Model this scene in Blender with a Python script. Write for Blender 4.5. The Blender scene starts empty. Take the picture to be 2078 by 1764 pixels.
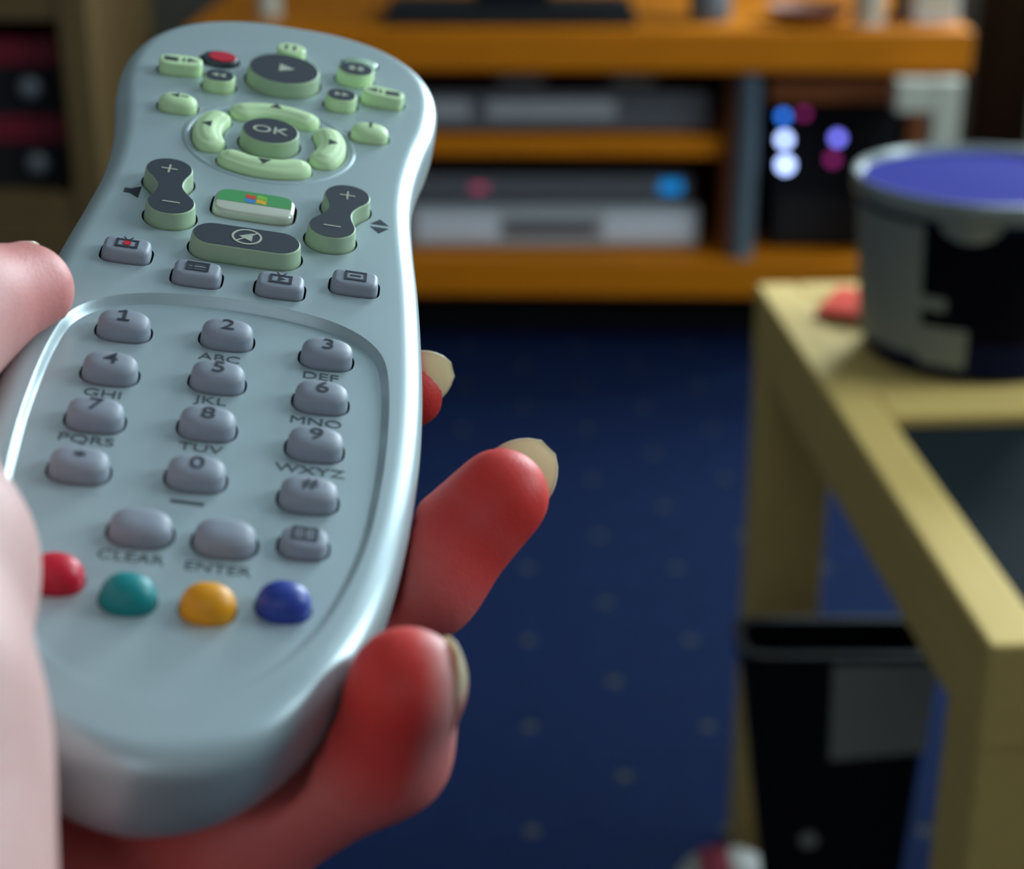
import bpy, bmesh, math, random
import numpy as np
from mathutils import Matrix, Vector
from mathutils.geometry import delaunay_2d_cdt

random.seed(7)
S = bpy.context.scene
COL = S.collection

# ------------------------------------------------------------------ camera
PITCH, CAM_H, FPX = math.radians(22), 0.80, 3500.0
cam_d = bpy.data.cameras.new('camera')
cam = bpy.data.objects.new('camera', cam_d); COL.objects.link(cam)
cam_d.sensor_width = 36; cam_d.lens = FPX / 2078 * 36
cam.location = (0, 0, CAM_H); cam.rotation_euler = (math.pi / 2 - PITCH, 0, 0)
cam_d.clip_start = 0.01
cam_d.dof.use_dof = True; cam_d.dof.focus_distance = 0.308; cam_d.dof.aperture_fstop = 13.5
S.camera = cam

# ------------------------------------------------------------------ world, light, exposure
w = bpy.data.worlds.new('world'); S.world = w; w.use_nodes = True
w.node_tree.nodes['Background'].inputs[0].default_value = (0.75, 0.88, 1.0, 1)
w.node_tree.nodes['Background'].inputs[1].default_value = 1.0

def area(name, loc, target, sx, sy, power, color):
    d = bpy.data.lights.new(name, 'AREA'); d.shape = 'RECTANGLE'; d.size = sx; d.size_y = sy
    d.energy = power; d.color = color
    o = bpy.data.objects.new(name, d); COL.objects.link(o); o.location = loc
    o.rotation_euler = (Vector(target) - Vector(loc)).to_track_quat('-Z', 'Y').to_euler()
    return o
# daylight through far and right-wall windows, plus an added fill behind the viewer
area('window_daylight', (1.27, 2.90, 1.50), (1.27, 0.0, 1.50), 0.85, 1.2, 95, (0.76, 0.92, 1.0))
area('side_window_daylight', (1.86, 0.95, 1.50), (0.0, 0.95, 1.50), 0.9, 1.1, 33, (0.76, 0.92, 1.0))
area('rear_fill_light', (-0.2, -1.26, 1.45), (-0.2, 1.0, 1.45), 1.1, 1.1, 0.35, (0.86, 0.95, 1.0))

S.view_settings.view_transform = 'Standard'; S.view_settings.look = 'None'
S.view_settings.gamma = 1.0; S.view_settings.use_curve_mapping = False
S.view_settings.exposure = 0.0
S.cycles.use_denoising = True
S.cycles.max_bounces = 6; S.cycles.use_adaptive_sampling = True; S.cycles.adaptive_threshold = 0.03

# ------------------------------------------------------------------ helpers
def tag(o, label=None, cat=None, group=None, kind=None):
    if label: o['label'] = label
    if cat: o['category'] = cat
    if group: o['group'] = group
    if kind: o['kind'] = kind
    return o

def empty(name, loc=(0, 0, 0), rz=0.0):
    o = bpy.data.objects.new(name, None); COL.objects.link(o)
    o.empty_display_size = 0.02
    o.location = loc; o.rotation_euler = (0, 0, rz)
    return o

def link_mesh(name, me, mat=None, parent=None, smooth=False):
    o = bpy.data.objects.new(name, me); COL.objects.link(o)
    if mat is not None:
        me.materials.clear(); me.materials.append(mat)
    if parent is not None: o.parent = parent
    if smooth:
        me.polygons.foreach_set('use_smooth', [True] * len(me.polygons))
    me.update()
    return o

def pymesh(name, verts, faces, mat=None, parent=None, smooth=False):
    me = bpy.data.meshes.new(name)
    me.from_pydata([tuple(map(float, v)) for v in verts], [], faces)
    bm = bmesh.new(); bm.from_mesh(me); bmesh.ops.recalc_face_normals(bm, faces=bm.faces); bm.to_mesh(me); bm.free()
    return link_mesh(name, me, mat, parent, smooth)

def box(name, lo, hi, mat, parent=None, bevel=0.0, seg=2):
    bm = bmesh.new(); bmesh.ops.create_cube(bm, size=1)
    for v in bm.verts:
        v.co = Vector([(lo[i] + hi[i]) / 2 + v.co[i] * (hi[i] - lo[i]) for i in range(3)])
    if bevel > 0:
        bmesh.ops.bevel(bm, geom=bm.edges[:], offset=bevel, segments=seg, profile=0.5, affect='EDGES')
    me = bpy.data.meshes.new(name); bm.to_mesh(me); bm.free()
    return link_mesh(name, me, mat, parent, False)

def lathe(name, prof, mat, parent=None, n=48, loc=(0, 0, 0), smooth=True):
    V, F = [], []
    for (r, z) in prof:
        for k in range(n):
            a = 2 * math.pi * k / n
            V.append((loc[0] + r * math.cos(a), loc[1] + r * math.sin(a), loc[2] + z))
    for i in range(len(prof) - 1):
        for k in range(n):
            k2 = (k + 1) % n
            F.append((i * n + k, i * n + k2, (i + 1) * n + k2, (i + 1) * n + k))
    F.append(tuple(range(n))); F.append(tuple((len(prof) - 1) * n + k for k in range(n)))
    o = pymesh(name, V, F, mat, parent, smooth)
    if smooth:
        o.data.set_sharp_from_angle(angle=math.radians(40))
    return o

def sock(b, *names):
    for n in names:
        if n in b.inputs: return b.inputs[n]

def mat(name, color, rough=0.5, metal=0.0, var=0.0, vscale=40, bump=0.0, bscale=200, emit=None, estr=0.0,
        sss=0.0, coat=0.0, spec=0.5, stretch=None, trans=0.0):
    m = bpy.data.materials.new(name); m.use_nodes = True
    nt = m.node_tree; b = nt.nodes['Principled BSDF']
    b.inputs['Roughness'].default_value = rough; b.inputs['Metallic'].default_value = metal
    b.inputs['Base Color'].default_value = (*color, 1)
    b.inputs['Specular IOR Level'].default_value = spec
    b.inputs['Coat Weight'].default_value = coat
    b.inputs['Transmission Weight'].default_value = trans
    if sss:
        b.inputs['Subsurface Weight'].default_value = sss
        b.inputs['Subsurface Radius'].default_value = (1.0, 0.22, 0.12)
        b.inputs['Subsurface Scale'].default_value = 0.006
    tc = nt.nodes.new('ShaderNodeTexCoord')
    src = tc.outputs['Object']
    if stretch:
        mp = nt.nodes.new('ShaderNodeMapping'); mp.inputs['Scale'].default_value = stretch
        nt.links.new(src, mp.inputs['Vector']); src = mp.outputs['Vector']
    if var:
        nz = nt.nodes.new('ShaderNodeTexNoise'); nz.inputs['Scale'].default_value = vscale
        nz.inputs['Detail'].default_value = 4
        nt.links.new(src, nz.inputs['Vector'])
        rp = nt.nodes.new('ShaderNodeMix'); rp.data_type = 'RGBA'
        rp.inputs['A'].default_value = (*[c * (1 - var) for c in color], 1)
        rp.inputs['B'].default_value = (*[min(1, c * (1 + var)) for c in color], 1)
        nt.links.new(nz.outputs['Fac'], rp.inputs['Factor']); nt.links.new(rp.outputs['Result'], b.inputs['Base Color'])
    if bump:
        nb = nt.nodes.new('ShaderNodeTexNoise'); nb.inputs['Scale'].default_value = bscale
        nt.links.new(src, nb.inputs['Vector'])
        bp = nt.nodes.new('ShaderNodeBump'); bp.inputs['Strength'].default_value = bump; bp.inputs['Distance'].default_value = 0.001
        nt.links.new(nb.outputs['Fac'], bp.inputs['Height']); nt.links.new(bp.outputs['Normal'], b.inputs['Normal'])
    if emit:
        b.inputs['Emission Color'].default_value = (*emit, 1); b.inputs['Emission Strength'].default_value = estr
    return m

def carpet_mat():
    # navy carpet woven with a diamond grid of small olive motifs, 155 mm pitch
    m = mat('navy_carpet', (0.0032, 0.0115, 0.048), 0.95, var=0.25, vscale=30, bump=0.6, bscale=900, spec=0.1)
    nt = m.node_tree; b = nt.nodes['Principled BSDF']
    base = b.inputs['Base Color'].links[0].from_socket
    tc = [n for n in nt.nodes if n.type == 'TEX_COORD'][0]
    sp = nt.nodes.new('ShaderNodeSeparateXYZ'); nt.links.new(tc.outputs['Object'], sp.inputs[0])
    def M(op, a, bb=None):
        n = nt.nodes.new('ShaderNodeMath'); n.operation = op
        for i, v in enumerate((a, bb)):
            if v is None: continue
            if isinstance(v, (int, float)): n.inputs[i].default_value = v
            else: nt.links.new(v, n.inputs[i])
        return n.outputs[0]
    P = 0.155
    def cell(ox, oy):
        x = M('PINGPONG', M('ADD', M('SUBTRACT', sp.outputs[0], ox), P * 40), P / 2)
        y = M('PINGPONG', M('ADD', M('SUBTRACT', sp.outputs[1], oy), P * 40), P / 2)
        return M('ADD', M('POWER', x, 2), M('POWER', y, 2))
    d = M('MINIMUM', cell(0.016, 1.145), cell(0.016 + P / 2, 1.145 + P / 2))
    f = M('LESS_THAN', d, 0.0058 ** 2)
    mx = nt.nodes.new('ShaderNodeMix'); mx.data_type = 'RGBA'
    mx.inputs['B'].default_value = (0.055, 0.06, 0.04, 1)
    nt.links.new(base, mx.inputs['A']); nt.links.new(f, mx.inputs['Factor']); nt.links.new(mx.outputs['Result'], b.inputs['Base Color'])
    return m

RIGHT = Vector((1, 0, 0)); DOWN = Vector((0, -math.sin(PITCH), -math.cos(PITCH))); FWD = Vector((0, math.cos(PITCH), -math.sin(PITCH)))
def at(px, py, Y):
    """point of the room at depth Y seen at that spot of the photograph (2078 x 1764)"""
    d = RIGHT * ((px - 1039) / FPX) + DOWN * ((py - 882) / FPX) + FWD
    return Vector((0, 0, CAM_H)) + d * (Y / d.y)

# ------------------------------------------------------------------ materials
M_wall = mat('cream_wall', (0.17, 0.165, 0.16), 0.9, var=0.05, vscale=6)
M_backwall = mat('beige_wall', (0.26, 0.24, 0.18), 0.9, var=0.06, vscale=6)
M_ceil = mat('white_ceiling', (0.40, 0.43, 0.45), 0.9)
M_carpet = carpet_mat()
M_pine = mat('orange_pine', (0.68, 0.205, 0.004), 0.5, spec=0.2, var=0.22, vscale=9, stretch=(1, 8, 14), bump=0.05, bscale=40)
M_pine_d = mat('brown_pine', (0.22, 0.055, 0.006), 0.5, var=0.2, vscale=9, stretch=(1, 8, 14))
M_beech = mat('pale_beech', (0.76, 0.53, 0.17), 0.7, spec=0.2, var=0.12, vscale=10, stretch=(10, 1.2, 10), bump=0.05, bscale=40)
M_beech_b = mat('beech_crossbar', (0.76, 0.53, 0.17), 0.7, spec=0.2, var=0.12, vscale=10, stretch=(1.2, 10, 10))
M_oldwood = mat('olive_brown_wood', (0.16, 0.10, 0.035), 0.55, var=0.2, vscale=8, stretch=(8, 8, 1))
M_darkglass = mat('dark_table_panel', (0.010, 0.017, 0.020), 0.85, var=0.1, vscale=20, spec=0.08)
M_curtain = mat('dark_brown_curtain', (0.12, 0.06, 0.022), 0.9, var=0.2, vscale=30)
M_black = mat('black_plastic', (0.005, 0.005, 0.008), 0.6, spec=0.2, var=0.1, vscale=50)
M_blackm = mat('black_matt', (0.004, 0.004, 0.006), 0.8, var=0.1, vscale=50)
M_gloss = mat('screen_black', (0.006, 0.008, 0.012), 0.15)
M_silver = mat('silver_device', (0.50, 0.53, 0.54), 0.4, 0.15, var=0.05, vscale=60)
M_silver_d = mat('grey_device', (0.16, 0.17, 0.19), 0.45, 0.3, var=0.08, vscale=60)
M_pale = mat('pale_panel', (0.74, 0.80, 0.86), 0.5, var=0.06, vscale=60)
M_post = mat('blue_grey_steel', (0.17, 0.23, 0.27), 0.45, 0.5, var=0.05, vscale=60)
M_white = mat('off_white_plastic', (0.62, 0.62, 0.50), 0.5, var=0.04, vscale=60)
M_red = mat('crimson_lid', (0.20, 0.008, 0.024), 0.5, var=0.15, vscale=40)
M_knob = mat('brushed_knob', (0.35, 0.38, 0.40), 0.4, 0.6)
M_navy = mat('navy_tub', (0.003, 0.007, 0.045), 0.6, spec=0.1, var=0.1, vscale=40)
M_tublabel = mat('black_label', (0.002, 0.002, 0.008), 0.7, spec=0.08)
M_tubprint = mat('grey_white_label', (0.25, 0.28, 0.26), 0.6, var=0.1, vscale=50)
M_tubrim = mat('grey_blue_rim', (0.30, 0.34, 0.32), 0.25, 0.2)
M_tublid = mat('violet_blue_lid', (0.030, 0.034, 0.27), 0.8, var=0.08, vscale=60, spec=0.02)
M_coral = mat('coral_paper', (0.85, 0.075, 0.04), 0.8, spec=0.1, var=0.05, vscale=60)
M_grey = mat('grey_card', (0.30, 0.31, 0.28), 0.6, var=0.06, vscale=60)
M_ballw = mat('white_rubber', (0.55, 0.55, 0.50), 0.55, var=0.04, vscale=60)
M_ballr = mat('rose_rubber', (0.50, 0.06, 0.10), 0.55, var=0.06, vscale=60)
M_clay = mat('reddish_ornament', (0.28, 0.10, 0.05), 0.6, var=0.2, vscale=60)
M_frame = mat('window_white', (0.7, 0.7, 0.68), 0.5)
M_ledb = mat('blue_white_led', (0.1, 0.1, 0.2), 0.5, emit=(0.42, 0.55, 1.0), estr=5.0)
M_ledb2 = mat('blue_led', (0.1, 0.1, 0.2), 0.5, emit=(0.03, 0.22, 1.0), estr=2.5)
M_ledv = mat('violet_led', (0.1, 0.1, 0.2), 0.5, emit=(0.2, 0.2, 1.0), estr=3.2)
M_ledp = mat('plum_led', (0.1, 0.05, 0.1), 0.5, emit=(0.35, 0.02, 0.2), estr=1.2)
M_ledc = mat('cyan_led', (0.05, 0.1, 0.2), 0.5, emit=(0.0, 0.33, 0.9), estr=1.5)
M_ledr = mat('pink_led', (0.2, 0.05, 0.1), 0.5, emit=(0.6, 0.08, 0.2), estr=0.7)
# remote
M_case = mat('silver_blue_case', (0.47, 0.58, 0.60), 0.33, 0.35, bump=0.03, bscale=9000, var=0.03, vscale=3000)
M_case_l = mat('silver_blue_underside', (0.47, 0.58, 0.60), 0.36, 0.35, var=0.03, vscale=3000)
M_groove = mat('groove_wall', (0.36, 0.40, 0.38), 0.30, 0.45)
M_gap = mat('button_gap', (0.01, 0.013, 0.015), 0.7)
M_key = mat('grey_lilac_key', (0.31, 0.345, 0.40), 0.5, var=0.04, vscale=2000)
M_glow = mat('pale_green_rubber', (0.70, 0.93, 0.52), 0.5, spec=0.3, var=0.04, vscale=1500)
M_glow_d = mat('grey_green_rubber', (0.42, 0.56, 0.36), 0.5, var=0.04, vscale=1500)
M_cap = mat('slate_print', (0.028, 0.04, 0.058), 0.45)
M_ink = mat('dark_ink', (0.02, 0.03, 0.045), 0.6)
M_inkl = mat('grey_ink', (0.08, 0.10, 0.11), 0.6)
M_cream = mat('cream_ink', (0.50, 0.55, 0.42), 0.6)
M_redk = mat('red_key', (0.66, 0.006, 0.03), 0.4)
M_greenk = mat('teal_key', (0.0, 0.26, 0.27), 0.45)
M_yellowk = mat('amber_key', (0.88, 0.36, 0.0), 0.45)
M_bluek = mat('blue_key', (0.022, 0.055, 0.36), 0.4)
M_lensg = mat('green_lens', (0.02, 0.36, 0.06), 0.08, coat=1.0)
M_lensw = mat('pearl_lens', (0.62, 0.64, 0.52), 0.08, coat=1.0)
M_lensc = mat('clear_lens', (0.52, 0.74, 0.56), 0.06, coat=1.0)
M_flagr = mat('flag_red', (0.75, 0.07, 0.02), 0.4); M_flagg = mat('flag_green', (0.25, 0.6, 0.05), 0.4)
M_flagb = mat('flag_blue', (0.06, 0.25, 0.7), 0.4); M_flagy = mat('flag_yellow', (0.9, 0.5, 0.03), 0.4)

# ------------------------------------------------------------------ room
def structure(o): o['kind'] = 'structure'; return o
XL, XR, YB, YF, ZC = -1.45, 1.90, 2.95, -1.30, 2.35
structure(box('floor', (XL, YF, -0.05), (XR, YB, 0), M_carpet))
structure(box('ceiling', (XL, YF, ZC), (XR, YB, ZC + 0.05), M_ceil))
structure(box('wall_left', (XL - 0.06, YF, 0), (XL, YB, ZC), M_wall))
def holed_wall(name, axis, fixed, run, hole, zhole, m):
    # wall with one window opening: four blocks around the hole
    V, F = [], []
    for (p0, p1, q0, q1) in ((run[0], hole[0], 0, ZC), (hole[1], run[1], 0, ZC), (hole[0], hole[1], 0, zhole[0]), (hole[0], hole[1], zhole[1], ZC)):
        b = len(V)
        for s in fixed:
            for (p, q) in ((p0, q0), (p1, q0), (p1, q1), (p0, q1)):
                V.append((s, p, q) if axis == 'x' else (p, s, q))
        F += [(b, b + 1, b + 2, b + 3), (b + 4, b + 5, b + 6, b + 7)] + [(b + i, b + (i + 1) % 4, b + 4 + (i + 1) % 4, b + 4 + i) for i in range(4)]
    return structure(pymesh(name, V, F, m))
def window(name, axis, fixed, hole, zhole):
    e = structure(empty(name)); t = .05
    def bar(nm, p0, p1, q0, q1, d=.02):
        lo, hi = ((fixed - d, p0, q0), (fixed + d, p1, q1)) if axis == 'x' else ((p0, fixed - d, q0), (p1, fixed + d, q1))
        box(nm, lo, hi, M_frame, e, .003)
    a, b = hole; z0, z1 = zhole
    bar('window_frame', a, a + t, z0, z1); bar('window_frame', b - t, b, z0, z1); bar('window_frame', a + t, b - t, z0, z0 + t); bar('window_frame', a + t, b - t, z1 - t, z1)
    m = (a + b) / 2; bar('mullion', m - .02, m + .02, z0 + t, z1 - t, .015)
for nm, wn, axis, fixed, run, hole, m in (('wall_back', 'window_1', 'y', (YB, YB + .06), (XL, XR), (0.84, 1.70), M_backwall), ('wall_right', 'window_2', 'x', (XR, XR + .06), (YF, YB), (0.5, 1.4), M_wall),
                                      ('wall_front', 'added_fill_window', 'y', (YF - .06, YF), (XL, XR), (-.75, .35), M_wall)):  # opening behind the viewer is unseen, added for the fill light
    zh = (.9, 2.1); holed_wall(nm, axis, fixed, run, hole, zh, m); window(wn, axis, sum(fixed) / 2, hole, zh)
structure(box('baseboard_back', (XL, YB - 0.015, 0), (XR, YB, 0.09), M_oldwood))

# ------------------------------------------------------------------ outline helpers (mm)
def spline(pts, n_per=8, closed=True):
    P = np.array(pts, float); N = len(P); out = []
    for i in range(N if closed else N - 1):
        p0, p1, p2, p3 = (P[(i + k - 1) % N] for k in range(4)) if closed else (P[max(i - 1, 0)], P[i], P[i + 1], P[min(i + 2, N - 1)])
        for t in np.arange(n_per) / n_per:
            out.append(0.5 * ((2 * p1) + (-p0 + p2) * t + (2 * p0 - 5 * p1 + 4 * p2 - p3) * t * t + (-p0 + 3 * p1 - 3 * p2 + p3) * t ** 3))
    return np.array(out)

def resample(P, n):
    Q = np.vstack([P, P[:1]]); s = np.r_[0, np.cumsum(np.linalg.norm(np.diff(Q, axis=0), axis=1))]
    t = np.linspace(0, s[-1], n, endpoint=False)
    return np.stack([np.interp(t, s, Q[:, 0]), np.interp(t, s, Q[:, 1])], 1)

def offset(P, d):
    """move a counter-clockwise loop inwards by d"""
    T = np.roll(P, -1, 0) - np.roll(P, 1, 0); T /= np.linalg.norm(T, axis=1)[:, None] + 1e-12
    return P + np.stack([-T[:, 1], T[:, 0]], 1) * d

def ccw(P):
    a = np.sum(P[:, 0] * np.roll(P[:, 1], -1) - np.roll(P[:, 0], -1) * P[:, 1])
    return P if a > 0 else P[::-1].copy()

def inside(P, x, y):
    x = np.asarray(x, float); y = np.asarray(y, float); r = np.zeros(x.shape, bool)
    Q = np.roll(P, -1, 0)
    for (x0, y0), (x1, y1) in zip(P, Q):
        if y0 == y1: continue
        c = ((y0 > y) != (y1 > y)) & (x < (x1 - x0) * (y - y0) / (y1 - y0) + x0)
        r ^= c
    return r

def superellipse(a, b, n=2.5, N=40, rot=0.0, c=(0, 0)):
    th = np.arange(N) * 2 * np.pi / N; co, si = np.cos(th), np.sin(th)
    x = a * np.sign(co) * np.abs(co) ** (2 / n); y = b * np.sign(si) * np.abs(si) ** (2 / n)
    cr, sr = math.cos(rot), math.sin(rot)
    return resample(np.stack([c[0] + x * cr - y * sr, c[1] + x * sr + y * cr], 1), N)

def stadium(a, b, N=44, c=(0, 0)):
    th = np.linspace(-np.pi / 2, np.pi / 2, 16)
    R = np.stack([a - b + b * np.cos(th), b * np.sin(th)], 1)
    P = np.vstack([R, -R])
    return resample(P + np.array(c), N)

def arc_seg(c, r, half, ang, ext, N=56):
    """rounded ring segment: centre c, mid radius r, half thickness, middle angle, half extent (rad)"""
    o = []
    for t in np.linspace(ang - ext, ang + ext, 24): o.append((c[0] + (r + half) * math.cos(t), c[1] + (r + half) * math.sin(t)))
    for k in np.linspace(0, np.pi, 10)[1:-1]:
        t = ang + ext; e = np.array([math.cos(t), math.sin(t)]); g = np.array([-math.sin(t), math.cos(t)])
        o.append(tuple(np.array(c) + e * (r + half * math.cos(k)) + g * half * math.sin(k)))
    for t in np.linspace(ang + ext, ang - ext, 24): o.append((c[0] + (r - half) * math.cos(t), c[1] + (r - half) * math.sin(t)))
    for k in np.linspace(0, np.pi, 10)[1:-1]:
        t = ang - ext; e = np.array([math.cos(t), math.sin(t)]); g = np.array([math.sin(t), -math.cos(t)])
        o.append(tuple(np.array(c) + e * (r - half * math.cos(k)) + g * half * math.sin(k)))
    return ccw(resample(np.array(o), N))

def dumbbell(p, q, R, waist, N=64):
    p = np.array(p, float); q = np.array(q, float); L = np.linalg.norm(q - p); e = (q - p) / L; g = np.array([-e[1], e[0]])
    o = []
    for s in np.linspace(-R, L + R, 90):
        if s < R * .45: h = math.sqrt(max(0, R * R - s * s))
        elif s > L - R * .45: h = math.sqrt(max(0, R * R - (s - L) ** 2))
        else:
            h0 = math.sqrt(R * R - (R * .45) ** 2); x = (s - L / 2) / (L / 2 - R * .45)
            h = waist + (h0 - waist) * (abs(x) ** 1.7)
        o.append((s, h))
    up = [p + e * s + g * h for s, h in o]; dn = [p + e * s - g * h for s, h in o[::-1]]
    return ccw(resample(np.array(up + dn[1:-1]), N))

MM = 0.001

def loft(name, loops, material, parent, cap_top=True, cap_bottom=False, smooth=True, sharp=50):
    """stack of equal-length loops [(N,3) in mm] joined by quads"""
    n = len(loops[0]); V = np.vstack(loops) * MM; F = []
    for i in range(len(loops) - 1):
        for k in range(n):
            k2 = (k + 1) % n
            F.append((i * n + k, i * n + k2, (i + 1) * n + k2, (i + 1) * n + k))
    if cap_bottom: F.append(tuple(range(n))[::-1])
    if cap_top: F.append(tuple((len(loops) - 1) * n + k for k in range(n)))
    o = pymesh(name, V, F, material, parent, smooth)
    if smooth and sharp: o.data.set_sharp_from_angle(angle=math.radians(sharp))
    return o

def z3(P, z): return np.column_stack([P, np.full(len(P), z) if np.isscalar(z) else z])

# ------------------------------------------------------------------ the remote control
# pose of its face (metres), solved from the button grid: columns are right, along, out of the face
Rc = np.array([[0.98401959, -0.01745456, 0.17720268], [0.13453904, -0.57901661, -0.80413867], [0.11663918, 0.81512889, -0.56741537]])
tc_ = np.array([-47.78272792, -7.8692091, 278.37706854]) * MM
B = np.array([list(RIGHT), list(DOWN), list(FWD)]).T
Rw = B @ Rc; tw = B @ tc_ + np.array([0, 0, CAM_H])
REMOTE_M = Matrix([[*Rw[0], tw[0]], [*Rw[1], tw[1]], [*Rw[2], tw[2]], [0, 0, 0, 1]])
remote = empty('remote_control'); remote.matrix_world = REMOTE_M
tag(remote, 'silver media remote control held up in the hand', 'remote control')

half = [(0, 152.6), (9, 152.2), (17, 149.8), (24, 145.3), (29.5, 138.6), (33, 130), (34.4, 119.5), (33.8, 107), (31.9, 95), (30.5, 82), (30.2, 70), (31, 57), (32.3, 42),
        (33.3, 26), (34.0, 10), (34.1, -4), (33.6, -17), (32.4, -31), (30.2, -45), (27.2, -56), (22.2, -67), (16.4, -75.2), (9.5, -80.6), (0, -83.0)]
OUT = ccw(resample(spline(half + [(-x, y) for x, y in half[-2:0:-1]], 8), 260))
rh = [(0, 26.6), (8, 26.0), (16, 24.2), (22, 20.8), (25.8, 15.5), (27.2, 8), (27.7, -4), (27.3, -20), (25.4, -38), (20.5, -55), (13.5, -65.8), (6, -70.6), (0, -72)]
REC = ccw(resample(spline(rh + [(-x, y) for x, y in rh[-2:0:-1]], 8), 170))
def depth(v): return np.clip(1.7 - (26.6 - np.asarray(v)) * (1.65 / 95.0), 0.04, 2)

GAP = 0.38
HOLES_TOP, HOLES_PAD = [], []

def button(name, P, h, material, dome=0.6, bev=0.7, taper=0.12, z0=0.0, cap=None, cap_in=0.75, gap=GAP, pad=False, label=None, cap_name='cap_print', arc=0, ell=0, wall=0.35):
    """P: outline in mm at face level, h: height of the top over z0"""
    P = ccw(np.asarray(P))
    loops = [z3(P, z0 - 2.6), z3(P, z0)]
    if ell:
        Q = offset(P, taper); cc = Q.mean(0)
        for t in np.radians([0, 12, 24, 36, 48, 60, 70, 79, 86]):
            loops.append(z3(cc + (Q - cc) * max(.05, math.cos(t) ** (2 / ell)), z0 + h * (wall + (1 - wall) * math.sin(t) ** (2 / ell))))
        dome = 0
    else:
        loops.append(z3(offset(P, taper), z0 + max(0.2, h - bev - dome)))
    w = min(np.ptp(P[:, 0]), np.ptp(P[:, 1])) / 2
    for a in (() if ell else (25, 50, 75, 90)):
        a = math.radians(a)
        loops.append(z3(offset(P, taper + bev * (1 - math.cos(a))), z0 + h - bev - dome + bev * math.sin(a)))
    if dome > 0:
        ins = taper + bev
        if arc:
            for k in (0.3, 0.6, 0.85):
                loops.append(z3(offset(P, ins + (arc - ins) * k), z0 + h - dome + dome * (1 - (1 - k) ** 2)))
        else:
            Q = offset(P, ins); cc = Q.mean(0)
            for k in (0.2, 0.4, 0.6, 0.8, 0.93):
                loops.append(z3(cc + (Q - cc) * (1 - k), z0 + h - dome + dome * (1 - (1 - k) ** 2)))
    o = loft(name, loops, material, remote, True, False, True, 60)
    if label: o['label'] = label
    hole = offset(P, -gap)
    (HOLES_PAD if pad else HOLES_TOP).append(hole)
    n = len(P)
    loft('button_gap', [z3(hole, z0 + 0.01), z3(hole, z0 - 2.4)], M_gap, o, True, False, False)
    if cap is not None:
        C = offset(P, taper + cap_in)
        loft(cap_name, [z3(C, z0 + h - 0.05), z3(C, z0 + h + 0.06)], cap, o, True, False, False)
    return o

def inrad(P):
    c = P.mean(0)
    d = np.linalg.norm(P - c, axis=1).min()
    if not inside(P, [c[0]], [c[1]])[0] or d > 4.5: return 2.7
    return d

def flat(name, polys, z, material, parent, th=0.07):
    V, F = [], []
    for P in polys:
        P = ccw(np.asarray(P, float)); n = len(P); b = len(V)
        zz = z if np.isscalar(z) else z
        V += [(x * MM, y * MM, (zz) * MM) for x, y in P] + [(x * MM, y * MM, (zz + th) * MM) for x, y in P]
        F += [tuple(range(b + n, b + 2 * n))] + [(b + i, b + (i + 1) % n, b + n + (i + 1) % n, b + n + i) for i in range(n)]
    return pymesh(name, V, F, material, parent)

def tri(c, r, ang, w=1.0):
    e = np.array([math.cos(ang), math.sin(ang)]); g = np.array([-e[1], e[0]]); c = np.array(c)
    return [c + e * r, c - e * r * .6 + g * r * w, c - e * r * .6 - g * r * w]
def rect(c, a, b, rot=0):
    cr, sr = math.cos(rot), math.sin(rot)
    return [(c[0] + x * cr - y * sr, c[1] + x * sr + y * cr) for x, y in ((-a, -b), (a, -b), (a, b), (-a, b))]
def ringpoly(c, r0, r1, n=28):
    o = [(c[0] + r1 * math.cos(t), c[1] + r1 * math.sin(t)) for t in np.linspace(0, 2 * np.pi, n)]
    i = [(c[0] + r0 * math.cos(t), c[1] + r0 * math.sin(t)) for t in np.linspace(2 * np.pi, 0, n)]
    return [[o[k], o[k + 1], i[n - 2 - k], i[n - 1 - k]] for k in range(n - 1)]
def frame_poly(c, a, b, t):
    return [rect((c[0], c[1] + b), a + t, t), rect((c[0], c[1] - b), a + t, t), rect((c[0] - a, c[1]), t, b), rect((c[0] + a, c[1]), t, b)]

def text(name, s, c, z, size, material, parent, sx=1.0, weight=0.0):
    cu = bpy.data.curves.new('t', 'FONT'); cu.body = s; cu.size = size; cu.align_x = 'CENTER'; cu.align_y = 'CENTER'
    cu.extrude = 0.035; cu.offset = weight; cu.resolution_u = 4
    o = bpy.data.objects.new('t', cu); COL.objects.link(o)
    bpy.context.view_layer.update()
    me = bpy.data.meshes.new_from_object(o.evaluated_get(bpy.context.evaluated_depsgraph_get()))
    bpy.data.objects.remove(o); bpy.data.curves.remove(cu)
    xs = [v.co.x for v in me.vertices]; ys = [v.co.y for v in me.vertices]
    mx, my = (min(xs) + max(xs)) / 2, (min(ys) + max(ys)) / 2
    for v in me.vertices:
        v.co = Vector(((c[0] + (v.co.x - mx) * sx) * MM, (c[1] + (v.co.y - my)) * MM, (z + 0.035 + v.co.z) * MM))
    me.name = name
    return link_mesh(name, me, material, parent)

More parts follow.
